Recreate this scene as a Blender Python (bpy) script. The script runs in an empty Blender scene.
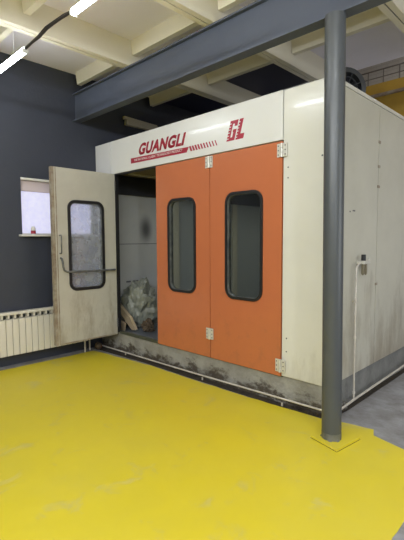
import bpy, math, random
from mathutils import Vector, Matrix, noise
random.seed(7)
K = 1.15            # one drawing unit is 1.15 m
C = bpy.context.scene.collection
# ---------------------------------------------------------------- camera
Rr = Vector((0.71572, 0.69837, -0.00504)); Dd = Vector((0.04783, -0.05621, -0.99727)); Ff = Vector((-0.69675, 0.71353, -0.07363))
cam = bpy.data.cameras.new('camera'); camo = bpy.data.objects.new('camera', cam); C.objects.link(camo)
m = Matrix.Identity(4)
for i in range(3):
    m[i][0] = Rr[i]; m[i][1] = -Dd[i]; m[i][2] = -Ff[i]
m[2][3] = 1.5 * K
camo.matrix_world = m
cam.sensor_width = 36; cam.lens = 36 * 410.8 / 540; cam.clip_end = 100
bpy.context.scene.camera = camo
# ---------------------------------------------------------------- light
sc = bpy.context.scene
w = bpy.data.worlds.new('world'); sc.world = w; w.use_nodes = True
w.node_tree.nodes['Background'].inputs[0].default_value = (0.75, 0.8, 1, 1)
w.node_tree.nodes['Background'].inputs[1].default_value = 0.3
sc.view_settings.view_transform = 'Standard'; sc.view_settings.look = 'None'
sc.view_settings.gamma = 1; sc.view_settings.use_curve_mapping = False
sc.view_settings.exposure = 0.07
def area(name, loc, size, energy, col, target=None):
    l = bpy.data.lights.new(name, 'AREA'); l.shape = 'RECTANGLE'; l.size, l.size_y = size[0] * K, size[1] * K
    l.energy = energy; l.color = col
    o = bpy.data.objects.new(name, l); C.objects.link(o); o.location = Vector(loc) * K
    if target:
        o.rotation_euler = (Vector(target) - Vector(loc)).to_track_quat('-Z', 'Y').to_euler()
    return o
area('hall_lamps_behind', (-0.4, -2.2, 3.3), (5.0, 0.25), 290, (.90, .95, 1), (-1.2, 1.5, 0))
area('hall_lamps_side', (1.6, 0.2, 3.3), (0.25, 4.0), 125, (.90, .95, 1), (-1.0, 1.6, 0))
area('far_hall_fill', (-0.5, 7.0, 5.2), (4, 1), 80, (1, .96, .88), (-0.5, 7.6, 2))  # added fill so the far hall stays dimly visible
area('booth_inner_fill', (-3.3, 6.2, 2.3), (1.5, 4.0), 24, (1, 1, .88))  # added fill brightening the interior behind the door glass
area('right_side_fill', (3.4, 4.2, 1.8), (2.6, 2.6), 95, (.93, .97, 1), (-1.6, 4.0, 1.2))  # added fill from the right to lift the booth's side panels

# ---------------------------------------------------------------- materials
def mat(name, col, rough=.5, metal=0, spec=.5, var=None, var_amt=.0, scale=3, emit=None, estr=0, bump=0, bscale=30, trans=0, alpha=1, coat=0):
    mt = bpy.data.materials.new(name); mt.use_nodes = True; nt = mt.node_tree; b = nt.nodes['Principled BSDF']
    b.inputs['Base Color'].default_value = (*col, 1); b.inputs['Roughness'].default_value = rough
    b.inputs['Metallic'].default_value = metal; b.inputs['Specular IOR Level'].default_value = spec
    b.inputs['Transmission Weight'].default_value = trans; b.inputs['Alpha'].default_value = alpha
    b.inputs['Coat Weight'].default_value = coat
    if emit: b.inputs['Emission Color'].default_value = (*emit, 1); b.inputs['Emission Strength'].default_value = estr
    tc = nt.nodes.new('ShaderNodeTexCoord')
    if var:
        n = nt.nodes.new('ShaderNodeTexNoise'); n.inputs['Scale'].default_value = scale; n.inputs['Detail'].default_value = 6; n.inputs['Roughness'].default_value = .62
        nt.links.new(tc.outputs['Object'], n.inputs['Vector'])
        r = nt.nodes.new('ShaderNodeValToRGB'); r.color_ramp.elements[0].position = .5 - .5 * (.25 + var_amt * .0); r.color_ramp.elements[1].position = .72
        nt.links.new(n.outputs['Fac'], r.inputs['Fac'])
        x = nt.nodes.new('ShaderNodeMixRGB'); x.inputs[1].default_value = (*col, 1); x.inputs[2].default_value = (*var, 1)
        mm = nt.nodes.new('ShaderNodeMath'); mm.operation = 'MULTIPLY'; mm.inputs[1].default_value = var_amt
        nt.links.new(r.outputs['Color'], mm.inputs[0]); nt.links.new(mm.outputs[0], x.inputs[0]); nt.links.new(x.outputs[0], b.inputs['Base Color'])
    if bump:
        n2 = nt.nodes.new('ShaderNodeTexNoise'); n2.inputs['Scale'].default_value = bscale; n2.inputs['Detail'].default_value = 4
        nt.links.new(tc.outputs['Object'], n2.inputs['Vector'])
        bp = nt.nodes.new('ShaderNodeBump'); bp.inputs['Strength'].default_value = bump; bp.inputs['Distance'].default_value = .02
        nt.links.new(n2.outputs['Fac'], bp.inputs['Height']); nt.links.new(bp.outputs[0], b.inputs['Normal'])
    return mt

def low_dirt(mt, dirt, z0, z1, scale=6, stretch=(1, 1, .3), lo=.45, hi=.62, amt=.8):
    """stains of their own colour, densest near the ground: world height z0..z1 (metres)"""
    nt = mt.node_tree; b = nt.nodes['Principled BSDF']
    src = b.inputs['Base Color'].links[0].from_socket if b.inputs['Base Color'].links else None
    g = nt.nodes.new('ShaderNodeNewGeometry'); s = nt.nodes.new('ShaderNodeSeparateXYZ'); nt.links.new(g.outputs['Position'], s.inputs[0])
    mr = nt.nodes.new('ShaderNodeMapRange'); mr.inputs[1].default_value = z0; mr.inputs[2].default_value = z1; mr.inputs[3].default_value = .22; mr.inputs[4].default_value = -.1
    nt.links.new(s.outputs[2], mr.inputs[0])
    vm = nt.nodes.new('ShaderNodeVectorMath'); vm.operation = 'MULTIPLY'; vm.inputs[1].default_value = stretch; nt.links.new(g.outputs['Position'], vm.inputs[0])
    n = nt.nodes.new('ShaderNodeTexNoise'); n.inputs['Scale'].default_value = scale; n.inputs['Detail'].default_value = 8; n.inputs['Roughness'].default_value = .7
    nt.links.new(vm.outputs[0], n.inputs['Vector'])
    ad = nt.nodes.new('ShaderNodeMath'); ad.operation = 'ADD'; nt.links.new(n.outputs['Fac'], ad.inputs[0]); nt.links.new(mr.outputs[0], ad.inputs[1])
    m2 = nt.nodes.new('ShaderNodeMapRange'); m2.inputs[1].default_value = lo + .1; m2.inputs[2].default_value = hi + .15; m2.inputs[4].default_value = amt
    nt.links.new(ad.outputs[0], m2.inputs[0])
    x = nt.nodes.new('ShaderNodeMixRGB'); nt.links.new(m2.outputs[0], x.inputs[0])
    if src: nt.links.new(src, x.inputs[1])
    else: x.inputs[1].default_value = b.inputs['Base Color'].default_value
    x.inputs[2].default_value = (*dirt, 1); nt.links.new(x.outputs[0], b.inputs['Base Color'])
    return mt

M = {}
M['yellow'] = mat('yellow_floor_paint', (.68, .55, .024), .42, var=(.62, .52, .06), var_amt=.5, scale=1.6, bump=.15, bscale=6)
def scuffs(mt, col):
    nt = mt.node_tree; b = nt.nodes['Principled BSDF']; src = b.inputs['Base Color'].links[0].from_socket
    tc = nt.nodes.new('ShaderNodeTexCoord')
    n = nt.nodes.new('ShaderNodeTexNoise'); n.inputs['Scale'].default_value = 3.6; n.inputs['Detail'].default_value = 9; n.inputs['Roughness'].default_value = .66; n.inputs['Distortion'].default_value = .6
    nt.links.new(tc.outputs['Object'], n.inputs['Vector'])
    r = nt.nodes.new('ShaderNodeMapRange'); r.inputs[1].default_value = .57; r.inputs[2].default_value = .68; r.inputs[4].default_value = .38
    nt.links.new(n.outputs['Fac'], r.inputs[0])
    x = nt.nodes.new('ShaderNodeMixRGB'); nt.links.new(r.outputs[0], x.inputs[0]); nt.links.new(src, x.inputs[1]); x.inputs[2].default_value = (*col, 1)
    nt.links.new(x.outputs[0], b.inputs['Base Color'])
scuffs(M['yellow'], (.48, .44, .22))
M['concrete'] = mat('grey_concrete', (.31, .31, .33), .6, var=(.16, .15, .14), var_amt=.9, scale=3, bump=.3, bscale=12)
M['dirt'] = mat('dark_dirt_and_gap', (.022, .016, .011), .9, var=(.06, .045, .03), var_amt=.9, scale=14, bump=.6, bscale=40)  # dirt, and the painted gap shade round the column base plate
M['wall_dark'] = mat('dark_wall_paint', (.039, .044, .063), .5, var=(.046, .051, .069), var_amt=.6, scale=2, bump=.1)
M['navy'] = mat('navy_paint', (.018, .02, .05), .6)
M['soffit'] = mat('ceiling_soffit', (.80, .77, .86), .8, var=(.73, .70, .77), var_amt=.5, scale=2)
M['rib'] = mat('ceiling_rib_paint', (.76, .71, .58), .8, var=(.70, .65, .54), var_amt=.5, scale=3)
M['plain'] = mat('hall_wall_paint', (.45, .43, .40), .8)
M['steel'] = mat('slate_steel_paint', (.074, .085, .115), .38, var=(.066, .076, .104), var_amt=.5, scale=4, bump=.05)
M['column'] = mat('column_paint', (.070, .076, .083), .36, var=(.062, .066, .070), var_amt=.5, scale=4)
M['scraped'] = mat('scraped_steel', (.085, .09, .095), .4, metal=.2, var=(.32, .32, .29), var_amt=.6, scale=9)
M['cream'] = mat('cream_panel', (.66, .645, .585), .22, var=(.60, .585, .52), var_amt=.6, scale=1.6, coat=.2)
low_dirt(M['cream'], (.26, .22, .16), .25, 1.2, scale=6, amt=.3, lo=.5, hi=.68)
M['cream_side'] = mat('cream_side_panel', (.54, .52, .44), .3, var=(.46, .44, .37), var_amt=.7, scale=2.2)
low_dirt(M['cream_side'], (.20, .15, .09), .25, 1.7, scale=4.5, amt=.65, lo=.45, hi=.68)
M['fascia'] = mat('white_fascia', (.67, .66, .63), .26, coat=.12, var=(.63, .62, .60), var_amt=.5, scale=2)
M['orange'] = mat('orange_door_paint', (.49, .148, .060), .27, var=(.44, .135, .058), var_amt=.6, scale=2.4, coat=.15)
low_dirt(M['orange'], (.27, .11, .06), .25, 2.8, scale=7, stretch=(1, 1, 1), lo=.60, hi=.72, amt=.35)
M['orange_edge'] = mat('door_edge', (.35, .11, .05), .5)
M['inner_door'] = mat('door_inner_face', (.52, .50, .43), .35, var=(.43, .41, .35), var_amt=.7, scale=2.5)
low_dirt(M['inner_door'], (.20, .15, .09), .25, 1.7, scale=6, lo=.5, hi=.68, amt=.5)
M['rusty'] = mat('rusty_edge', (.36, .32, .25), .6, var=(.17, .10, .06), var_amt=.9, scale=9)
M['black'] = mat('black_rubber', (.012, .012, .014), .45)
M['glass'] = mat('door_glass', (.62, .68, .66), .04, trans=1); M['glass'].node_tree.nodes['Principled BSDF'].inputs['IOR'].default_value = 1.6
M['dusty'] = mat('dusty_glass', (.70, .75, .88), .12, trans=.72, var=(.9, .92, .98), var_amt=.8, scale=7)
M['galv'] = mat('galvanised_hinge', (.62, .60, .54), .35, metal=.25)
M['plinth'] = mat('stained_plinth_concrete', (.32, .31, .28), .8, var=(.17, .16, .14), var_amt=.8, scale=5, bump=.6, bscale=25)
low_dirt(M['plinth'], (.05, .035, .02), .02, .28, scale=6, stretch=(1, 1, 1.8), lo=.47, hi=.56, amt=.9)
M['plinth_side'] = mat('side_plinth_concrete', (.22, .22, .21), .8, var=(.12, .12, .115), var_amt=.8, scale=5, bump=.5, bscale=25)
M['pipe'] = mat('white_plastic_pipe', (.60, .56, .50), .4, var=(.35, .30, .24), var_amt=.6, scale=9)
M['red'] = mat('red_lettering', (.33, .010, .03), .4)
M['white'] = mat('white_enamel', (.72, .70, .66), .35)
M['radiator'] = mat('radiator_enamel', (.70, .66, .58), .4)
M['inner'] = mat('booth_inner_panel', (.42, .43, .43), .5, var=(.36, .38, .40), var_amt=.6, scale=2)
M['inner_dark'] = mat('booth_dark_frame', (.06, .065, .05), .5)
M['filter'] = mat('filter_cloth', (.20, .16, .09), .8)
M['grate'] = mat('floor_grating', (.16, .18, .22), .4, metal=.5)
M['tube'] = mat('lamp_diffuser', (.9, .9, .9), .3, emit=(.89, .95, 1), estr=40)
M['plastic'] = mat('lamp_body', (.7, .7, .68), .4)
M['cable'] = mat('dark_cable', (.035, .03, .03), .6)
M['brown_wood'] = mat('brown_wood', (.10, .045, .025), .6)
M['frost'] = mat('frosted_window', (.35, .35, .4), .5, emit=(.74, .73, .97), estr=.72, var=(.18, .18, .25), var_amt=.5, scale=14)
M['blind'] = mat('blind_cloth', (.64, .54, .57), .8)
M['film'] = mat('plastic_film', (.24, .25, .21), .38, spec=.5, var=(.12, .13, .11), var_amt=.8, scale=7)
M['card'] = mat('cardboard', (.34, .27, .18), .8, var=(.24, .18, .11), var_amt=.7, scale=8)
M['brown'] = mat('brown_bag', (.09, .06, .035), .7, var=(.04, .03, .02), var_amt=.6, scale=9)
M['fan'] = mat('fan_housing', (.085, .09, .10), .45)
M['fan_dark'] = mat('fan_dark', (.015, .016, .022), .5)
M['crane'] = mat('crane_yellow', (.52, .33, .045), .55, var=(.40, .25, .04), var_amt=.7, scale=4)
M['rail'] = mat('rail_steel', (.10, .09, .08), .5)
M['brass'] = mat('brass_bowl', (.25, .22, .16), .3, metal=.4)
M['soot'] = mat('soot_mark', (.05, .05, .055), .9)
M['smudge'] = mat('dark_smudge', (.12, .12, .13), .8)
M['beige'] = mat('beige_batten', (.58, .53, .42), .6)
def soft_spot(mt, y, z, r0, col):
    nt = mt.node_tree; b = nt.nodes['Principled BSDF']; src = b.inputs['Base Color'].links[0].from_socket
    g = nt.nodes.new('ShaderNodeNewGeometry'); sb = nt.nodes.new('ShaderNodeVectorMath'); sb.operation = 'SUBTRACT'; sb.inputs[1].default_value = (-5.0 * K, y * K, z * K)
    sc_ = nt.nodes.new('ShaderNodeVectorMath'); sc_.operation = 'MULTIPLY'; sc_.inputs[1].default_value = (1, 1, .6)
    nt.links.new(g.outputs['Position'], sb.inputs[0]); nt.links.new(sb.outputs[0], sc_.inputs[0])
    ln = nt.nodes.new('ShaderNodeVectorMath'); ln.operation = 'LENGTH'; nt.links.new(sc_.outputs[0], ln.inputs[0])
    mr = nt.nodes.new('ShaderNodeMapRange'); mr.interpolation_type = 'SMOOTHSTEP'; mr.inputs[1].default_value = r0 * .1; mr.inputs[2].default_value = r0; mr.inputs[3].default_value = .9; mr.inputs[4].default_value = 0
    nt.links.new(ln.outputs['Value'], mr.inputs[0]); x = nt.nodes.new('ShaderNodeMixRGB'); nt.links.new(mr.outputs[0], x.inputs[0]); nt.links.new(src, x.inputs[1])
    x.inputs[2].default_value = (*col, 1); nt.links.new(x.outputs[0], b.inputs['Base Color'])
soft_spot(M['inner'], 3.90, 1.66, .19, (.05, .05, .055))   # soot stain sprayed on the inner panel
low_dirt(M['concrete'], (.09, .075, .06), 0, 5, scale=5, stretch=(1, 1.2, 1), lo=.58, hi=.75, amt=.5)
# white painted brick
def brick():
    mt = mat('white_brick', (.5, .48, .44), .8); nt = mt.node_tree; b = nt.nodes['Principled BSDF']
    t = nt.nodes.new('ShaderNodeTexBrick'); t.inputs['Scale'].default_value = 1.0
    t.inputs['Color1'].default_value = (.66, .64, .60, 1); t.inputs['Color2'].default_value = (.62, .60, .56, 1); t.inputs['Mortar'].default_value = (.56, .54, .50, 1)
    t.inputs['Brick Width'].default_value = .26; t.inputs['Row Height'].default_value = .09; t.inputs['Mortar Size'].default_value = .008
    g = nt.nodes.new('ShaderNodeNewGeometry'); s = nt.nodes.new('ShaderNodeSeparateXYZ'); c = nt.nodes.new('ShaderNodeCombineXYZ')
    nt.links.new(g.outputs['Position'], s.inputs[0]); nt.links.new(s.outputs[0], c.inputs[0]); nt.links.new(s.outputs[2], c.inputs[1])
    nt.links.new(c.outputs[0], t.inputs['Vector']); nt.links.new(t.outputs['Color'], b.inputs['Base Color']); return mt
M['brick'] = brick()

# ---------------------------------------------------------------- mesh builder
class MB:
    def __init__(s): s.v = []; s.f = []; s.sm = []
    def add(s, vs, fs, smooth=False):
        o = len(s.v); s.v += [Vector(a) for a in vs]; s.f += [tuple(i + o for i in f) for f in fs]; s.sm += [smooth] * len(fs); return s
    def box(s, a, b, bev=0):
        x0, x1 = sorted((a[0], b[0])); y0, y1 = sorted((a[1], b[1])); z0, z1 = sorted((a[2], b[2]))
        if bev <= 0:
            return s.add([(x, y, z) for x in (x0, x1) for y in (y0, y1) for z in (z0, z1)],
                     [(0, 1, 3, 2), (4, 6, 7, 5), (0, 4, 5, 1), (2, 3, 7, 6), (0, 2, 6, 4), (1, 5, 7, 3)])
        import bmesh
        bm = bmesh.new(); bmesh.ops.create_cube(bm, size=1)
        for v in bm.verts: v.co = Vector(((x0 + x1) / 2 + v.co.x * (x1 - x0), (y0 + y1) / 2 + v.co.y * (y1 - y0), (z0 + z1) / 2 + v.co.z * (z1 - z0)))
        bmesh.ops.bevel(bm, geom=bm.edges[:], offset=bev, segments=2, affect='EDGES', profile=.5)
        bm.verts.index_update()
        s.add([v.co.copy() for v in bm.verts], [tuple(v.index for v in f.verts) for f in bm.faces]); bm.free(); return s
    def tube(s, pts, r, n=12, cap=True):
        pts = [Vector(p) for p in pts]; rings = []; up = None
        for i, p in enumerate(pts):
            t = ((pts[min(i + 1, len(pts) - 1)] - p).normalized() + (p - pts[max(i - 1, 0)]).normalized()).normalized()
            if up is None: up = Vector((0, 0, 1)) if abs(t.z) < .9 else Vector((1, 0, 0))
            a = t.cross(up).normalized(); b = a.cross(t).normalized(); up = b
            rr = r[i] if isinstance(r, (list, tuple)) else r
            rings.append([p + (a * math.cos(2 * math.pi * k / n) + b * math.sin(2 * math.pi * k / n)) * rr for k in range(n)])
        vs = [v for g in rings for v in g]; fs = []
        for i in range(len(rings) - 1):
            for k in range(n): fs.append((i * n + k, i * n + (k + 1) % n, (i + 1) * n + (k + 1) % n, (i + 1) * n + k))
        s.add(vs, fs, True)
        if cap:
            s.add(rings[0], [tuple(range(n - 1, -1, -1))]); s.add(rings[-1], [tuple(range(n))])
        return s
    def prism(s, poly, d):
        """poly: 3D points, d: extrusion vector"""
        n = len(poly); p = [Vector(a) for a in poly]; d = Vector(d)
        return s.add(p + [a + d for a in p], [tuple(range(n - 1, -1, -1)), tuple(range(n, 2 * n))] + [(i, (i + 1) % n, (i + 1) % n + n, i + n) for i in range(n)])
    def build(s, name, material, parent=None, origin=None, **props):
        o3 = Vector(origin) if origin is not None else Vector((0, 0, 0))
        if parent is not None: o3 = Vector(parent['_o'])
        me = bpy.data.meshes.new(name); me.from_pydata([(v - o3) * K for v in s.v], [], s.f); me.validate()
        import bmesh
        bm = bmesh.new(); bm.from_mesh(me); bmesh.ops.recalc_face_normals(bm, faces=bm.faces[:]); bm.to_mesh(me); bm.free()
        if len(me.polygons) == len(s.sm):
            for p, q in zip(me.polygons, s.sm): p.use_smooth = q
        me.materials.append(material)
        o = bpy.data.objects.new(name, me); C.objects.link(o); o['_o'] = tuple(o3)
        if parent is not None: o.parent = parent
        else: o.location = o3 * K
        for a, b in props.items(): o[a] = b
        return o
def thing(name, loc, label, cat, group=None):
    o = bpy.data.objects.new(name, None); C.objects.link(o); o.location = Vector(loc) * K; o['_o'] = tuple(loc)
    o['label'] = label; o['category'] = cat; o.empty_display_size = .1
    if group: o['group'] = group
    return o
def tagged(o, label, cat, group=None):
    o['label'] = label; o['category'] = cat
    if group: o['group'] = group
    return o
def struct(name, mb, m, origin=None): return mb.build(name, m, None, origin, kind='structure')
def copy_tree(o, parent=None):
    c = o.copy(); C.objects.link(c)
    if parent: c.parent = parent
    for ch in list(o.children): copy_tree(ch, c)
    return c
def rrect(hw, hh, r, n=6):
    """rounded rectangle outline, list of (a,b) counterclockwise"""
    out = []
    for cx, cy, a0 in ((hw - r, hh - r, 0), (-hw + r, hh - r, 90), (-hw + r, -hh + r, 180), (hw - r, -hh + r, 270)):
        for k in range(n + 1):
            a = math.radians(a0 + 90 * k / n); out.append((cx + r * math.cos(a), cy + r * math.sin(a)))
    return out
def holed_panel(f, W, H, cx, cy, hw, hh, r, t, n=6):
    """slab W x H (from 0,0) with a rounded hole; f(a,b,c) maps to world, c is depth"""
    inn = [(cx + a, cy + b) for a, b in rrect(hw, hh, r, n)]
    outp = []
    corners = [(W, H), (0, H), (0, 0), (W, 0)]
    for q in range(4):
        X, Y = corners[q]
        for k in range(n + 1):
            i = q * (n + 1) + k; a, b = inn[i]; h = n / 2
            if k == h: outp.append((X, Y))
            elif (k < h) == (q % 2 == 0): outp.append((X, b))
            else: outp.append((a, Y))
    N = len(inn); vs = [f(a, b, 0) for a, b in inn] + [f(a, b, 0) for a, b in outp] + [f(a, b, t) for a, b in inn] + [f(a, b, t) for a, b in outp]
    fs = []
    for i in range(N):
        j = (i + 1) % N
        fs += [(i, j, N + j, N + i), (2 * N + i, 3 * N + i, 3 * N + j, 2 * N + j), (i, 2 * N + i, 2 * N + j, j), (N + i, N + j, 3 * N + j, 3 * N + i)]
    return MB().add(vs, fs)
def ring(f, cx, cy, hw, hh, r, wd, c0, c1, n=6):
    a1 = [(cx + a, cy + b) for a, b in rrect(hw, hh, r, n)]; a2 = [(cx + a, cy + b) for a, b in rrect(hw - wd, hh - wd, max(r - wd, .005), n)]
    N = len(a1); vs = [f(a, b, c) for c in (c0, c1) for a, b in a1] + [f(a, b, c) for c in (c0, c1) for a, b in a2]; fs = []
    for i in range(N):
        j = (i + 1) % N
        fs += [(i, j, N + j, N + i), (2 * N + i, 3 * N + i, 3 * N + j, 2 * N + j), (i, 2 * N + i, 2 * N + j, j), (N + i, N + j, 3 * N + j, 3 * N + i)]
    return MB().add(vs, fs)
def pane(f, cx, cy, hw, hh, r, c0, c1, n=6):
    a = [(cx + x, cy + y) for x, y in rrect(hw, hh, r, n)]; N = len(a)
    vs = [f(x, y, c0) for x, y in a] + [f(x, y, c1) for x, y in a]
    return MB().add(vs, [tuple(range(N - 1, -1, -1)), tuple(range(N, 2 * N))] + [(i, (i + 1) % N, (i + 1) % N + N, i + N) for i in range(N)])

# ================================================================ the setting
WX = -5.055
struct('floor', MB().box((WX - .2, -6, -.12), (6, 9.6, 0)), M['concrete'])
# yellow painted area with ragged brushed edges
edge = [(WX + .14, -6), (WX + .14, 1.6), (WX + .15, 2.4), (-4.90, 2.90), (-3.85, 3.01), (-3.15, 3.01), (-2.35, 3.03), (-1.62, 3.08), (-1.45, 3.14), (-1.23, 3.18), (-1.19, 3.08), (-1.07, 3.04), (-.95, 3.02), (-.80, 2.9), (-.66, 2.6), (-.69, 2.24), (-.68, 1.9), (-.3, 1.4), (1.5, .6), (1.5, -6)]
pts = []
for i, (a, b) in enumerate(zip(edge, edge[1:] + edge[:1])):
    n = max(1, int((Vector(b) - Vector(a)).length / .05)) if (i > 0 and i < 17) else 1
    for k in range(n):
        p = Vector(a).lerp(Vector(b), k / n); q = Vector((p.x * 7, p.y * 7, 0))
        amp = .014 if n > 1 else 0
        pts.append((p.x + noise.noise(q) * amp, p.y + noise.noise(q + Vector((9, 3, 1))) * amp, .0005))
struct('floor_paint', MB().prism(pts, (0, 0, .0025)), M['yellow'])
# dirt strip in the gap between paint and booth plinth
dp = [(-5.02, 2.965), (-4.0, 3.03), (-3, 3.03), (-2.0, 3.05), (-1.60, 3.09), (-1.56, 3.10), (-1.535, 3.4), (-1.53, 8.8), (-1.56, 8.8), (-1.60, 3.14), (-5.02, 3.14)]
struct('floor_dirt', MB().prism([(x, y, .0005) for x, y in dp], (0, 0, .004)), M['dirt'])
# left wall with window opening  y 2.09..3.05  z 1.575..2.255
wy0, wy1, wz0, wz1 = 2.06, 3.05, 1.575, 2.255
wl = MB(); T = WX - .3
wl.box((T, -6, 0), (WX, wy0, 3.8)).box((T, wy1, 0), (WX, 9.6, 3.8)).box((T, wy0, 0), (WX, wy1, wz0)).box((T, wy0, wz1), (WX, wy1, 3.8))
wl.box((T, 5.17, 3.8), (WX, 9.6, 5.6))
struct('wall_left', wl, M['wall_dark'])
struct('wall_back', MB().box((WX - .3, 9.3, 0), (6, 9.6, 5.6)), M['brick'])
struct('wall_right', MB().box((6, -6, 0), (6.2, 9.6, 5.6)), M['plain'])
struct('wall_front', MB().box((WX - .3, -6.2, 0), (6, -6, 3.8)), M['plain'])
S = 3.66
struct('ceiling', MB().box((WX - .3, -6, S), (6, 5.17, S + .14)).box((WX - .3, 5.17, S), (6, 5.3, 5.6)).box((WX - .3, 5.3, 5.5), (6, 9.6, 5.6)), M['soffit'])
ribx = [-3.855, -2.595, -1.365, -.12, 1.12, 2.36, 3.6, 4.84]
def ylong(xc):
    b = MB()
    for s_ in (-1, 1):   # two slab edge ribs with a joint groove
        xa = xc + s_ * .006; xb = xc + s_ * .058; xt = xc + s_ * .078
        b.prism([(xa, -6, 3.4), (xb, -6, 3.4), (xt, -6, S), (xa, -6, S)], (0, 11.15, 0))
    return b
for xc in ribx:
    struct('ceiling_rib', ylong(xc), M['rib'], (xc, 0, 3.4))
    struct('ceiling_joint', MB().box((xc - .006, -6, 3.412), (xc + .006, 5.15, S)), M['cable'], (xc, 0, 3.4))
b = MB().prism([(WX, -6, 3.4), (WX + .03, -6, 3.4), (WX + .05, -6, S), (WX, -6, S)], (0, 8.1, 0))
edges = [WX] + ribx + [6]
for yc in (-4.1, -2.95, -1.8, -.65, .5, 1.65, 2.83, 4.03):
    b = MB()
    for a, c in zip(edges, edges[1:]):
        b.prism([(a + .075, yc - .03, 3.51), (a + .075, yc + .03, 3.51), (a + .075, yc + .05, S), (a + .075, yc - .05, S)], (c - a - .15, 0, 0))
    struct('ceiling_cross_rib', b, M['rib'], (0, yc, 3.5))
b = MB()
for a, c in zip(edges[:2], edges[1:3]):
    b.box((a + .08 * (a > WX), 4.085, 3.645), (c - .08, 5.17, S - .0005))
struct('ceiling_panel', b, M['navy'])

# window_1
b = MB().box((T + .02, wy0, wz0), (T + .06, wy1, wz0 + .04)).box((T + .02, wy0, wz1 - .04), (T + .06, wy1, wz1)).box((T + .02, wy0, wz0), (T + .06, wy0 + .04, wz1)).box((T + .02, wy1 - .04, wz0), (T + .06, wy1, wz1))
b.box((T + .02, 2.55, wz0), (T + .06, 2.59, wz1))
WXP = WX - .045
win = MB()
win.box((WXP - .03, wy0, wz0), (WXP, wy0 + .012, wz1)).box((WXP - .03, wy1 - .03, wz0), (WXP, wy1, wz1)).box((WXP - .03, wy0, wz1 - .03), (WXP, wy1, wz1)).box((WXP - .03, wy0, wz0), (WXP, wy1, wz0 + .015))
win = win.build('window_1', M['white'], None, (WXP, 2.57, 1.9), kind='structure')
MB().box((WXP - .02, wy0 + .01, wz0 + .015), (WXP - .012, wy1 - .03, wz1 - .03)).build('window_pane', M['frost'], win)
sill = MB().box((WX - .06, wy0 - .045, 1.55), (WX + .085, wy1 + .0, 1.575), .006).build('window_sill', M['white'], win)
MB().box((WX - .044, wy0, wz1 - .022), (WX + .012, wy1, wz1 + .004)).build('window_head', M['white'], win)
bl = MB().box((WX - .040, wy0 + .004, wz1 - .145), (WX - .030, wy1 - .03, wz1 - .025)).tube([(WX - .035, wy0 + .004, wz1 - .147), (WX - .035, wy1 - .03, wz1 - .147)], .008)
tagged(bl.build('roller_blind', M['blind'], None, (WX, 2.57, wz1)), 'short dusty pink blind rolled up at the head of the window', 'blind')
j = thing('jar', (WX + .045, 2.175, 1.575), 'small white jar with a red label on the window sill', 'jar')
MB().tube([(WX + .045, 2.175, 1.575), (WX + .045, 2.175, 1.655)], .028, 16).build('body', M['white'], j)
MB().tube([(WX + .045, 2.175, 1.582), (WX + .045, 2.175, 1.622)], .029, 16).build('paper_label', M['red'], j)
MB().tube([(WX + .045, 2.175, 1.655), (WX + .045, 2.175, 1.672)], .020, 16).build('lid', M['white'], j)

# ================================================================ radiator
rad = thing('radiator', (WX + .02, 2.0, .14), 'white sectional radiator on the dark wall below the window', 'radiator')
sec = None
ns = 24; y = 2.80
for i in range(ns):
    yc = y - i * .0755
    if sec is None:
        bb = MB().box((WX + .055, yc - .035, .145), (WX + .125, yc + .035, .575), .006)      # front plate
        bb.box((WX + .055, yc - .010, .585), (WX + .118, yc + .010, .63))
        bb.box((WX + .03, yc - .008, .16), (WX + .06, yc + .008, .62))
        bb.box((WX + .045, yc - .0377, .628), (WX + .125, yc + .0377, .66), .003)
        sec = bb.build('section', M['radiator'], rad); first = sec
    else:
        c = first.copy(); C.objects.link(c); c.parent = rad; c.location = (0, -i * .0755 * K, 0)
MB().box((WX + .03, y - ns * .0755 + .04, .20), (WX + .05, y + .034, .60)).build('rear_manifold', M['inner_dark'], rad)
for yy in (2.5, 1.3): MB().box((WX + .0015, yy - .01, .55), (WX + .05, yy + .01, .57)).build('bracket', M['white'], rad)
hp = MB().tube([(WX + .09, 2.835, .20), (WX + .09, 2.87, .20), (WX + .09, 2.88, .18), (WX + .09, 2.88, 0)], .011)
tagged(hp.build('heating_pipe', M['pipe'], None, (WX + .09, 2.88, 0)), 'thin upright pipe from the radiator to the floor under the open door', 'pipe')
hp2 = MB().tube([(WX + .14, 2.78, 0), (WX + .14, 2.78, .30)], .012)
tagged(hp2.build('support_rod', M['pipe'], None, (WX + .14, 2.78, 0)), 'short pale upright rod just below the open door', 'rod')
db = MB()
random.seed(3)
ball = [(math.cos(a) * math.cos(e), math.sin(a) * math.cos(e), math.sin(e)) for e in (-1.2, -.6, 0, .6, 1.2) for a in [i * .628 for i in range(10)]]
vs = []
for x, yv, z in ball:
    q = Vector((x, yv, z)); q *= 1 + .3 * noise.noise(q * 2.3)
    vs.append((WX + .17 + q.x * .05, 2.965 + q.y * .05, .052 + q.z * .052))
fs = [(r_ * 10 + i, r_ * 10 + (i + 1) % 10, (r_ + 1) * 10 + (i + 1) % 10, (r_ + 1) * 10 + i) for r_ in range(4) for i in range(10)] + [tuple(range(9, -1, -1)), tuple(range(40, 50))]
zb = min(v[2] for v in vs); vs = [(a, b_, c - zb + .004) for a, b_, c in vs]
tagged(db.add(vs, fs, True).build('rag', M['brown'], None, (WX + .15, 2.95, 0)), 'dark crumpled rag on the floor at the left end of the booth plinth', 'rag')

# ================================================================ steel beam and column
beam = MB()
beam.box((WX, 2.765, 3.05), (5.9, 2.875, 3.066)).box((WX, 2.765, 3.384), (5.9, 2.875, 3.4)).box((WX, 2.805, 3.066), (5.9, 2.815, 3.384))
bo = thing('steel_beam', (0, 2.8, 3.05), 'long slate grey steel beam spanning under the ceiling on the column', 'beam')
beam.build('girder', M['steel'], bo)

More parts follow.
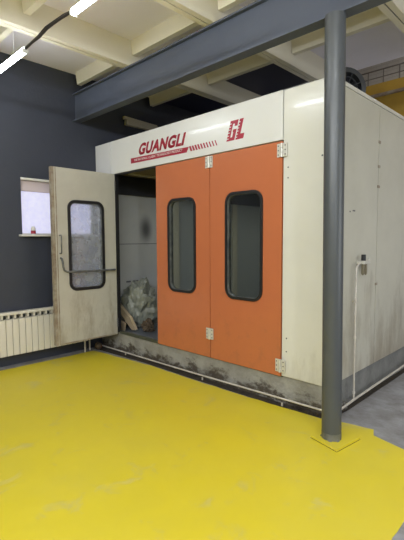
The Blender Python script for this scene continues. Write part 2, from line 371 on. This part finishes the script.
cx, cy = -1.39, 2.80
col = thing('steel_column', (cx, cy, 0), 'round dark grey steel column in front of the booth corner', 'column')
MB().tube([(cx, cy, .07), (cx - .022, cy - .012, 3.05)], .0715, 40).build('shaft', M['column'], col)
MB().tube([(cx, cy, .004), (cx, cy, .07)], .072, 40).build('scraped_foot', M['scraped'], col, label='bare scraped paint at the foot')
# plate: rotated square, painted yellow
pl = [(-1.515, 2.72), (-1.275, 2.655), (-1.235, 2.945), (-1.46, 3.0)]
mx = sum(p[0] for p in pl) / 4; my = sum(p[1] for p in pl) / 4
MB().prism([(mx + (x - mx) * 1.02, my + (y_ - my) * 1.02, .003) for x, y_ in pl], (0, 0, .002)).build('plate_gap_shade', M['dirt'], col)  # dark sheet just wider than the plate, painting in its shaded gap
MB().prism([(x, y_, .003) for x, y_ in pl], (0, 0, .018)).build('base_plate', M['yellow'], col, label='yellow painted base plate')
for a in (200, 290, 335, 60):
    d = Vector((math.cos(math.radians(a)), math.sin(math.radians(a)), 0)); t = Vector((-d.y, d.x, 0)) * .012; p = Vector((cx, cy, .015))
    MB().prism([p + d * .068 - t, p + d * .088 - t, p + d * .068 - t + Vector((0, 0, .016))], t * 2).build('weld_lug', M['scraped'], col)

# ================================================================ spray booth
FY = 3.10; BX0, BX1 = -5.045, -1.58; BZ0, BZ1 = .27, 2.78; BY1 = 8.9
booth = thing('spray_booth', (-3.3, 3.1, 0), 'large cream paint spray booth with orange doors on a low concrete plinth', 'spray booth')
MB().box((BX0, FY + .03, 0), (BX1 - .02, FY + .10, BZ0)).box((BX0, FY + .1, 0), (BX1 - .101, BY1, .239)).build('plinth', M['plinth'], booth, label='stained rough concrete plinth')
MB().box((BX1 - .1, FY + .1, 0), (BX1 - .02, BY1, BZ0)).build('side_plinth', M['plinth_side'], booth)
# front panels
LX = -4.615; OX = -3.765; SX = -2.903; RX = -2.033; TZ = 2.355
MB().box((BX0, FY, BZ0), (LX, FY + .05, TZ)).build('front_panel', M['cream'], booth)
MB().box((RX + .004, FY, BZ0), (BX1, FY + .05, BZ1), .003).build('front_panel', M['cream'], booth)
fa = MB().box((-4.676, FY - .012, TZ + .005), (RX, FY + .05, BZ1), .003).build('fascia', M['fascia'], booth, label='white header panel with red lettering')
MB().box((BX0, FY - .012, TZ + .005), (-4.684, FY + .05, BZ1), .003).build('fascia_end', M['fascia'], booth)
# door jamb seal
MB().box((LX, FY + .0, BZ0), (LX + .018, FY + .045, TZ)).box((LX, FY + .0, TZ - .012), (OX, FY + .045, TZ + .004)).build('door_seal', M['black'], booth)
MB().box((LX + .018, FY + .02, BZ0 - .02), (RX, FY + .06, BZ0 + .012)).build('threshold', M['inner_dark'], booth)
# side wall panels (right)
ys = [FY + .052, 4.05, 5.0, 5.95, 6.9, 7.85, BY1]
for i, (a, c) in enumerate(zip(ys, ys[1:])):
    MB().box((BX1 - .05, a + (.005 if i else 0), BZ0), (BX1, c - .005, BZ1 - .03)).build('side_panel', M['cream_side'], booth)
MB().box((BX1 - .046, FY + .06, BZ0 + .01), (BX1 - .012, BY1 - .02, BZ1 - .05)).build('panel_core', M['black'], booth)
MB().box((BX1 - .05, FY + .052, BZ1 - .028), (BX1 + .008, BY1, BZ1 + .004)).build('top_trim', M['cream'], booth)
# left, back, roof, floor
MB().box((BX0, FY + .05, BZ0), (BX0 + .05, BY1, BZ1 - .03)).build('inner_side_panel', M['inner'], booth, label='grey inner side panel')
MB().box((BX0, BY1 - .05, BZ0), (BX1, BY1, BZ1 - .03)).build('back_panel', M['inner'], booth)
MB().box((BX0, FY + .051, BZ1 - .03), (BX1 - .05, BY1, BZ1)).build('roof', M['inner'], booth)
MB().box((BX0 + .05, FY + .06, .24), (BX1 - .06, BY1 - .05, .262)).build('booth_floor', M['grate'], booth)
MB().box((BX0 + .05, FY + .052, TZ + .065), (BX1 - .06, BY1 - .06, TZ + .09)).build('filter_ceiling', M['filter'], booth)
MB().box((BX0 + .05, FY + .06, 2.15), (BX0 + .09, BY1 - .06, TZ + .06)).build('inner_cornice', M['fan_dark'], booth)
MB().box((BX0 + .25, 3.45, TZ + .05), (BX0 + .33, 4.6, TZ + .065)).build('ceiling_strip', M['beige'], booth)
for yy in (4.43, 5.0, 5.92, 6.9): MB().box((BX0 + .05, yy, BZ0), (BX0 + .08, yy + .13, 2.15)).build('wall_post', M['beige'], booth)
MB().box((BX0 + .05, FY + .12, 1.437), (BX0 + .053, 4.38, 1.447)).build('panel_joint', M['smudge'], booth)
for yy, ll in ((3.52, .08), (3.64, .10), (3.78, .03)): MB().box((BX0 + .0505, yy, .875), (BX0 + .053, yy + ll, .90)).build('stencil_mark', M['smudge'], booth)

def leaf(x0, x1, holes):
    f = lambda a, b_, c: (x0 + a, FY - .008 + c, BZ0 - .005 + b_)
    W = x1 - x0; H = TZ - BZ0
    hx, hw, hz, hh = holes
    d = holed_panel(f, W, H, hx - x0, hz - BZ0 + .005, hw, hh, .10, .05).build('door', M['orange'], booth, label='closed orange door leaf with a dark rounded window')
    ring(f, hx - x0, hz - BZ0 + .005, hw + .006, hh + .006, .106, .026, -.014, .055).build('window_gasket', M['black'], d)
    ring(f, hx - x0, hz - BZ0 + .005, hw - .019, hh - .019, .08, .004, -.004, .052).build('window_trim', M['scraped'], d)
    pane(f, hx - x0, hz - BZ0 + .005, hw - .02, hh - .02, .07, .018, .026).build('window_pane', M['glass'], d)
    return d
d1 = leaf(OX + .003, SX - .004, (-3.33, .218, 1.437, .513))
d2 = leaf(SX + .004, RX - .004, (-2.463, .220, 1.437, .515))
def hinge(xc, zc, par, y0=FY - .010, hw=.05):
    h = MB()
    h.box((xc - hw, y0 - .008, zc - .058), (xc - .012, y0, zc + .058), .002).box((xc + .012, y0 - .008, zc - .058), (xc + hw, y0, zc + .058), .002)
    h = h.build('hinge', M['galv'], par)
    k = MB()
    for a, c in ((-.058, -.022), (-.018, .018), (.022, .058)): k.tube([(xc, y0 - .010, zc + a), (xc, y0 - .010, zc + c)], .012, 12)
    k.build('knuckle', M['galv'], h)
    for sx in (-.035, .035):
        for sz in (-.038, .0, .038): MB().tube([(xc + sx, y0 - .008, zc + sz), (xc + sx, y0 - .0115, zc + sz)], .006, 8).build('screw', M['smudge'], h)
hinge(SX - .003, 2.285, booth, FY - .012); hinge(RX, 2.27, booth, FY - .014); hinge(SX, .52, booth, FY - .012); hinge(RX, .365, booth, FY - .014)

# open door leaf, in a plane square to the front, inner face towards +X
DX = LX + .012; DN = FY - .868; DT = .045
fo = lambda a, b_, c: (DX - c, DN + a, .245 + b_)
od = holed_panel(fo, .86, 2.11, .435, 1.19, .238, .54, .09, DT).build('door', M['inner_door'], booth, label='open door leaf swung out, pale inner face with push bar')
ring(fo, .435, 1.19, .25, .552, .1, .034, -.010, .052).build('window_gasket', M['black'], od)
ring(fo, .435, 1.19, .217, .519, .075, .008, -.003, .05).build('window_trim', M['scraped'], od)
pane(fo, .435, 1.19, .222, .524, .08, .024, .030).build('window_pane', M['dusty'], od)
e = MB().box((DX - DT - .004, DN - .006, .245), (DX + .001, DN, 2.355)).box((DX, DN, .245), (DX + .003, DN + .026, 2.355)).box((DX, DN + .040, .25), (DX + .005, DN + .050, 2.35))
e.build('door_edge', M['rusty'], od, label='rusty steel edge')
MB().box((DX, DN + .05, .245), (DX + .003, FY - .04, .262)).build('bottom_rail', M['rusty'], od)
pb = [(DX, 2.315, 1.29), (DX + .03, 2.315, 1.28), (DX + .045, 2.315, 1.25), (DX + .045, 2.322, 1.19), (DX + .045, 2.335, 1.145), (DX + .045, 2.37, 1.125), (DX + .045, 2.5, 1.122), (DX + .045, 2.8, 1.118), (DX + .045, 3.03, 1.115), (DX + .03, 3.05, 1.115), (DX, 3.055, 1.115)]
MB().tube(pb, .0125, 10).build('push_bar', M['scraped'], od)
MB().tube([(DX, 2.308, 1.56), (DX + .035, 2.308, 1.56), (DX + .045, 2.308, 1.545), (DX + .045, 2.308, 1.36), (DX + .035, 2.308, 1.345), (DX, 2.308, 1.345)], .008, 10).build('grab_handle', M['scraped'], od)
for zc in (2.20, .40):
    h = MB()
    for a in (-.05, -.02, .01, .04): h.tube([(DX + .012, FY - .012, zc + a), (DX + .012, FY - .012, zc + a + .018)], .010, 10)
    h.build('hinge', M['smudge'], od)

# lettering
def letters(body, name, x0, x1, z0, z1, parent, m, shear, y, slope=0.0, bold=.02, xs=1.0):
    cu = bpy.data.curves.new(name, 'FONT'); cu.body = body; cu.size = 1; cu.offset = bold; cu.extrude = .0; cu.fill_mode = 'BOTH'; cu.space_character = 1.08
    to = bpy.data.objects.new(name, cu); C.objects.link(to)
    dg = bpy.context.evaluated_depsgraph_get(); me = bpy.data.meshes.new_from_object(to.evaluated_get(dg))
    bpy.data.objects.remove(to)
    xs_ = [v.co.x for v in me.vertices]; ys_ = [v.co.y for v in me.vertices]
    ax, bx, ay, by = min(xs_), max(xs_), min(ys_), max(ys_)
    o3 = Vector(parent['_o']); sl = shear * (z1 - z0)
    for v in me.vertices:
        u = (v.co.x - ax) / (bx - ax); t = (v.co.y - ay) / (by - ay)
        v.co = (Vector((x0 + u * (x1 - x0 - sl) + t * sl, y, z0 + t * (z1 - z0) + slope * u)) - o3) * K
    me.materials.clear(); me.materials.append(m); me.name = name
    o = bpy.data.objects.new(name, me); C.objects.link(o); o.parent = parent; o['_o'] = tuple(o3)
    so = o.modifiers.new('thick', 'SOLIDIFY'); so.thickness = .0012; so.offset = 0
    return o
LY = FY - .0132
letters('GUANGLI', 'lettering', -4.09, -3.24, 2.52, 2.655, fa, M['red'], .35, LY, slope=-.008, bold=.048)
rb = MB().prism([(-4.235, LY, 2.442), (-3.235, LY, 2.430), (-3.20, LY, 2.485), (-4.235, LY, 2.505)], (0, .0012, 0)).build('red_bar', M['red'], fa)
letters('THE NATIONAL CLASSIC TECHNOLOGY PRODUCT', 'bar_lettering', -4.17, -3.30, 2.4585, 2.4855, fa, M['white'], .2, LY - .0008, slope=-.006, bold=.01)
st = MB()
for k in range(10):
    x = -3.175 + k * .041; wd = .028 - k * .0016
    st.prism([(x, LY, 2.434), (x + wd, LY, 2.434), (x + wd - .0 + .02 - .045, LY, 2.488), (x + .02 - .045, LY, 2.488)], (0, .0012, 0))
st.build('stripe_row', M['red'], fa)
def emblem(x0, z0, wd, ht, outlines):
    for pl_ in outlines:
        MB().prism([(x0 + u * wd + t * ht * .30, LY, z0 + t * ht) for u, t in pl_], (0, .0012, 0)).build('emblem_letter', M['red'], fa)
emblem(-2.675, 2.448, .10, .185, [[(0, 0), (1, 0), (1, .55), (.55, .55), (.55, .42), (.64, .42), (.64, .17), (.40, .17), (.40, .83), (.64, .83), (.64, .70), (1, .70), (1, 1), (0, 1)]])
emblem(-2.562, 2.448, .095, .185, [[(0, 0), (1, 0), (1, .26), (.50, .26), (.50, 1), (0, 1)]])
for k in range(6):
    z = 2.466 + k * .027
    for xa, xb in ((-2.678, -2.650), (-2.565, -2.543)):
        MB().box((xa + (z - 2.452) * .30, LY - .0012, z), (xb + (z - 2.452) * .30, LY - .0004, z + .007)).build('speed_line', M['fascia'], fa)

# clips along the side seam, bolt heads, marks
for z in (2.42, 2.19, 2.0, 1.06): MB().box((BX1, 4.03, z - .012), (BX1 + .008, 4.075, z + .012)).build('seam_clip', M['rusty'], booth)
for yy, z, l in ((3.50, 1.74, .05), (3.44, 1.73, .02), (3.21, 1.3, .012)): MB().box((BX1, yy, z), (BX1 + .0015, yy + l, z + .012)).build('scratch_mark', M['smudge'], booth)
for z in (2.12, 2.03, .62, .5): MB().tube([(-1.98, FY, z), (-1.98, FY - .003, z)], .007, 8).build('rivet', M['smudge'], booth)
MB().tube([(-1.66, FY, 2.175), (-1.66, FY - .004, 2.175)], .008, 8).build('rivet', M['smudge'], booth)

# ================================================================ pipes and air regulator
fp = MB().tube([(-5.0, 3.07, .03), (-4.0, 3.07, .04), (-3.18, 3.07, .05), (-1.60, 3.07, .08)], .0085, 10)
for x in (-4.4, -3.0, -2.0): fp.box((x - .006, 3.064, .005), (x + .006, 3.076, .035))
tagged(fp.build('plastic_pipe', M['pipe'], None, (-3.3, 3.07, 0)), 'thin white pipe running along the front of the booth plinth', 'pipe')
rp = MB().tube([(-1.535, 3.12, .05), (-1.535, 3.56, .065), (-1.535, 4.85, .085), (-1.535, 8.5, .09)], .0105, 10)
tagged(rp.build('plastic_pipe', M['pipe'], None, (-1.535, 5, 0)), 'thin white pipe along the foot of the right side plinth', 'pipe')
vp = MB().tube([(-1.535, 3.505, .07), (-1.535, 3.505, .5), (-1.535, 3.505, 1.25), (-1.535, 3.555, 1.28), (-1.535, 3.587, 1.285)], .0075, 10)
for z in (.62, .96, 1.13, .12): vp.tube([(-1.535, 3.505, z), (-1.535, 3.505, z + .022)], .012, 10)
vp.box((-1.578, 3.538, .93), (-1.54, 3.552, .95))
tagged(vp.build('riser_pipe', M['pipe'], None, (-1.535, 3.505, 0)), 'thin white riser pipe going up the booth side to the air regulator', 'pipe')
rg = thing('air_regulator', (-1.54, 3.66, 1.2), 'small compressed air regulator with two bowls on the booth side', 'regulator')
MB().box((-1.5785, 3.59, 1.275), (-1.50, 3.72, 1.305), .005).build('manifold', M['galv'], rg)
MB().tube([(-1.53, 3.635, 1.305), (-1.53, 3.635, 1.36)], .02, 12).build('adjusting_knob', M['black'], rg)
for yy in (3.625, 3.685): MB().tube([(-1.53, yy, 1.275), (-1.53, yy, 1.19), (-1.53, yy, 1.175)], [.014, .014, .006], 14).build('bowl', M['brass'], rg)
MB().tube([(-1.53, 3.72, 1.29), (-1.53, 3.745, 1.30), (-1.53, 3.76, 1.325)], .009, 8).build('outlet_valve', M['galv'], rg)

# debris heap by the corner
random.seed(11)
hb = MB()
for k in range(34):
    a = Vector((random.uniform(-1.582, -1.562), random.uniform(3.16, 3.45), 0)); r = random.uniform(.008, .014)
    pp = [(a.x + r * math.cos(t + k) * random.uniform(.6, 1.1), a.y + r * math.sin(t + k) * random.uniform(.8, 1.4), .004) for t in (0, 1.3, 2.5, 3.8, 5)]
    hb.prism(pp, (0, 0, random.uniform(.01, .06)))
tagged(hb.build('rubble', M['plinth'], None, (-1.53, 3.3, 0), kind='stuff'), 'heap of broken concrete crumbs at the right corner of the plinth', 'rubble')
hb = MB()
for k in range(20):
    a = Vector((random.uniform(-1.90, -1.66), random.uniform(3.09, 3.125), 0)); r = random.uniform(.01, .03)
    pp = [(a.x + r * math.cos(t + k) * random.uniform(.8, 1.2), min(3.128, a.y + .6 * r * math.sin(t + k)), .004) for t in (0, 1.3, 2.5, 3.8, 5)]
    hb.prism(pp, (0, random.uniform(-.003, .0), random.uniform(.01, .03)))
tagged(hb.build('rubble', M['dirt'], None, (-1.8, 3.1, 0), kind='stuff'), 'dark crumbs of dirt under the pipe left of the column', 'rubble')

# ================================================================ wrapped bundle inside the booth
def crumple(cx_, cy_, z0, sx, sy, sz, seed, m, name, label, cat, amp=.5, fr=2.6):
    import bmesh
    bm = bmesh.new(); bmesh.ops.create_icosphere(bm, subdivisions=4, radius=1)
    vs = []
    for v in bm.verts:
        p = v.co; q = p * fr + Vector((seed, seed * .7, 0))
        n = noise.noise(q) * amp + abs(noise.noise(q * 2.3)) * amp * .7 + abs(noise.noise(q * 5)) * amp * .35 - .1
        p = p * (1 + n); vs.append(Vector((cx_ + p.x * sx, cy_ + p.y * sy, p.z * sz)))
    zb = -sz * .75
    vs = [Vector((max(a.x, BX0 + .056 + .004 * abs(a.z)), a.y, z0 + max(a.z, zb) - zb)) for a in vs]
    bm.verts.index_update(); fs = [tuple(v.index for v in f.verts) for f in bm.faces]; bm.free()
    o = MB().add(vs, fs).build(name, m, None, (cx_, cy_, z0)); return tagged(o, label, cat)
crumple(-4.76, 3.59, .265, .25, .22, .37, 3.1, M['film'], 'plastic_sheet', 'crumpled bundle of clear plastic sheeting inside the booth doorway', 'plastic sheeting', .42, 2.0)
crumple(-4.36, 3.42, .265, .08, .07, .09, 8.4, M['brown'], 'paper_sack', 'dark brown crumpled sack on the booth floor before the plastic bundle', 'sack', .5)
cb = MB().prism([(-4.82, 3.215, .266), (-4.62, 3.225, .266), (-4.60, 3.225, .37), (-4.80, 3.215, .38)], (-.05, .03, .008))
tagged(cb.build('cardboard_box', M['card'], None, (-4.7, 3.35, .265)), 'small flattened cardboard box at the left of the booth doorway', 'box')
cr = MB().prism([(-4.96, 3.27, .68), (-4.86, 3.28, .60), (-4.60, 3.29, .44), (-4.48, 3.29, .285), (-4.54, 3.28, .275), (-4.70, 3.27, .40), (-4.90, 3.27, .56)], (.015, .03, .01))
tagged(cr.build('paper_strip', M['card'], None, (-4.7, 3.43, .265)), 'folded strip of brown paper slanting down across the plastic bundle', 'paper')

# ================================================================ tube lamps
LYY, LZ = 1.592, 3.17
def lamp(x0, x1, label, wires):
    t = thing('tube_lamp', ((x0 + x1) / 2, LYY, LZ - .03), label, 'lamp', 'tube lamps hung in a row')
    MB().box((x0, LYY - .013, LZ + .008), (x1, LYY + .013, LZ + .02), .002).build('body', M['plastic'], t)
    dl = []
    for k in range(9):
        a = -.6 + (math.pi + 1.2) * k / 8; dl.append((x0 + .02, LYY - .024 * math.cos(a), LZ - .008 - .026 * math.sin(a)))
    MB().prism(dl, (x1 - x0 - .04, 0, 0)).build('diffuser', M['tube'], t)
    for xa, xb in ((x0, x0 + .02), (x1 - .02, x1)): MB().box((xa, LYY - .025, LZ - .036), (xb, LYY + .025, LZ + .001), .003).build('end_cap', M['plastic'], t)
    for wx in wires: MB().tube([(wx, LYY, LZ + .02), (wx, LYY, 3.665)], .002, 5).build('hanging_wire', M['plastic'], t)
    return t
lamp(-4.72, -3.69, 'leftmost tube lamp, lit, nearest the dark wall with the window', (-4.5, -3.95))
lamp(-2.87, -1.84, 'lit tube lamp right of the dark hanging cable at the top edge', (-2.7, -2.0))
lamp(-1.02, .01, 'lit tube lamp above the frame, third from the window wall', (-.85, -.25))
lamp(.83, 1.86, 'lit tube lamp above the frame, fourth from the window wall', (1.0, 1.7))
lc = MB().tube([(-3.69, LYY, LZ), (-3.55, LYY, LZ + .01), (-3.42, LYY + .005, LZ + .012), (-3.3, LYY + .01, LZ + .035), (-3.2, LYY + .01, LZ + .035), (-3.05, LYY, LZ + .02), (-2.93, LYY, LZ + .01), (-2.87, LYY, LZ)], .010, 8)
lc.tube([(-3.70, LYY, LZ + .01), (-3.45, LYY, LZ + .022), (-3.3, LYY, LZ + .045), (-3.0, LYY, LZ + .030), (-2.86, LYY, LZ + .01)], .007, 8)
tagged(lc.build('lamp_cable', M['cable'], None, (-3.3, LYY, LZ)), 'dark sagging cable pair joining the two tube lamps', 'cable')
# unlit batten on the left wall behind the beam
bt = thing('wall_batten', (-5.06, 3.75, 3.2), 'beige unlit light batten fixed high on the dark wall behind the beam', 'lamp')
MB().prism([(-5.0, 3.55, 3.235), (-5.0, 3.55, 3.275), (-5.045, 3.55, 3.275), (-5.045, 3.55, 3.235), ], (0, .60, -.02)).box((-5.04, 3.58, 3.15), (-4.975, 4.15, 3.235), .006).build('body', M['beige'], bt)
MB().box((-5.035, 3.57, 3.16), (-4.98, 3.58, 3.225)).build('end_cap', M['galv'], bt)
for yy in (3.65, 4.0): MB().box((WX, yy, 3.21), (-5.04, yy + .03, 3.235)).build('bracket', M['galv'], bt)

# ================================================================ fan on the roof
FX, FYc, FZ = -1.96, 4.05, 2.985
fan = thing('axial_fan', (FX, FYc, BZ1), 'round dark grey fan standing on the booth roof behind the column', 'fan')
ax_ = Vector((.75, -.66, 0)).normalized(); up = Vector((0, 0, 1)); sd = ax_.cross(up); c0 = Vector((FX, FYc, FZ))
def disc_ring(c, r1, r2, d, n=32):
    b = MB(); vs = []
    for off in (0, d):
        for r in (r1, r2):
            vs += [c + ax_ * off + (sd * math.cos(2 * math.pi * k / n) + up * math.sin(2 * math.pi * k / n)) * r for k in range(n)]
    fs = []
    for k in range(n):
        j = (k + 1) % n; fs += [(k, j, n + j, n + k), (2 * n + k, 3 * n + k, 3 * n + j, 2 * n + j), (k, 2 * n + k, 2 * n + j, j), (n + k, n + j, 3 * n + j, 3 * n + k)]
    return b.add(vs, fs)
disc_ring(c0 - ax_ * .09, .19, .155, .18).build('housing', M['fan'], fan)
disc_ring(c0 + ax_ * .075, .20, .155, .02).build('rim', M['fan'], fan)
MB().tube([c0 - ax_ * .05, c0 + ax_ * .04], .055, 20).build('motor_hub', M['fan_dark'], fan)
for k in range(6):
    a = k * math.pi / 3; dr = sd * math.cos(a) + up * math.sin(a); tn = ax_.cross(dr)
    MB().prism([c0 + dr * .05 - tn * .02 - ax_ * .015, c0 + dr * .152 - tn * .045 - ax_ * .02, c0 + dr * .152 + tn * .045 + ax_ * .02, c0 + dr * .05 + tn * .02 + ax_ * .015], ax_ * .004).build('blade', M['fan_dark'], fan)
g = MB()
for r in (.06, .11): g.tube([c0 + ax_ * .09 + (sd * math.cos(t / 24 * 2 * math.pi) + up * math.sin(t / 24 * 2 * math.pi)) * r for t in range(25)], .004, 6)
for k in range(4):
    a = k * math.pi / 4 + .4; dr = sd * math.cos(a) + up * math.sin(a); g.tube([c0 + ax_ * .09 - dr * .17, c0 + ax_ * .09 + dr * .17], .004, 6)
g.build('grille', M['fan'], fan)
for s_ in (-1, 1):
    p = c0 + sd * s_ * .11; MB().box((p.x - .03, p.y - .03, BZ1 + .0015), (p.x + .03, p.y + .03, BZ1 + .06)).build('foot', M['fan'], fan)

# ================================================================ crane girder in the far hall
cg = thing('crane_girder', (0, 7.05, 3.4), 'yellow overhead crane girder in the far hall above the booth', 'crane')
MB().box((WX, 7.0, 3.40), (5.9, 7.3, 4.04)).build('girder', M['crane'], cg)
MB().box((WX, 6.94, 3.82), (5.9, 7.0, 3.86)).build('flange', M['rusty'], cg)
rl = MB().tube([(WX, 7.04, 4.27), (5.9, 7.04, 4.27)], .012, 6).tube([(WX, 7.04, 4.15), (5.9, 7.04, 4.15)], .008, 6)
x = WX + .1
while x < 5.8:
    rl.tube([(x, 7.04, 4.03), (x, 7.04, 4.27)], .011, 6); x += .25
rl.build('railing', M['rail'], cg)

for o in bpy.data.objects:
    if '_o' in o: del o['_o']
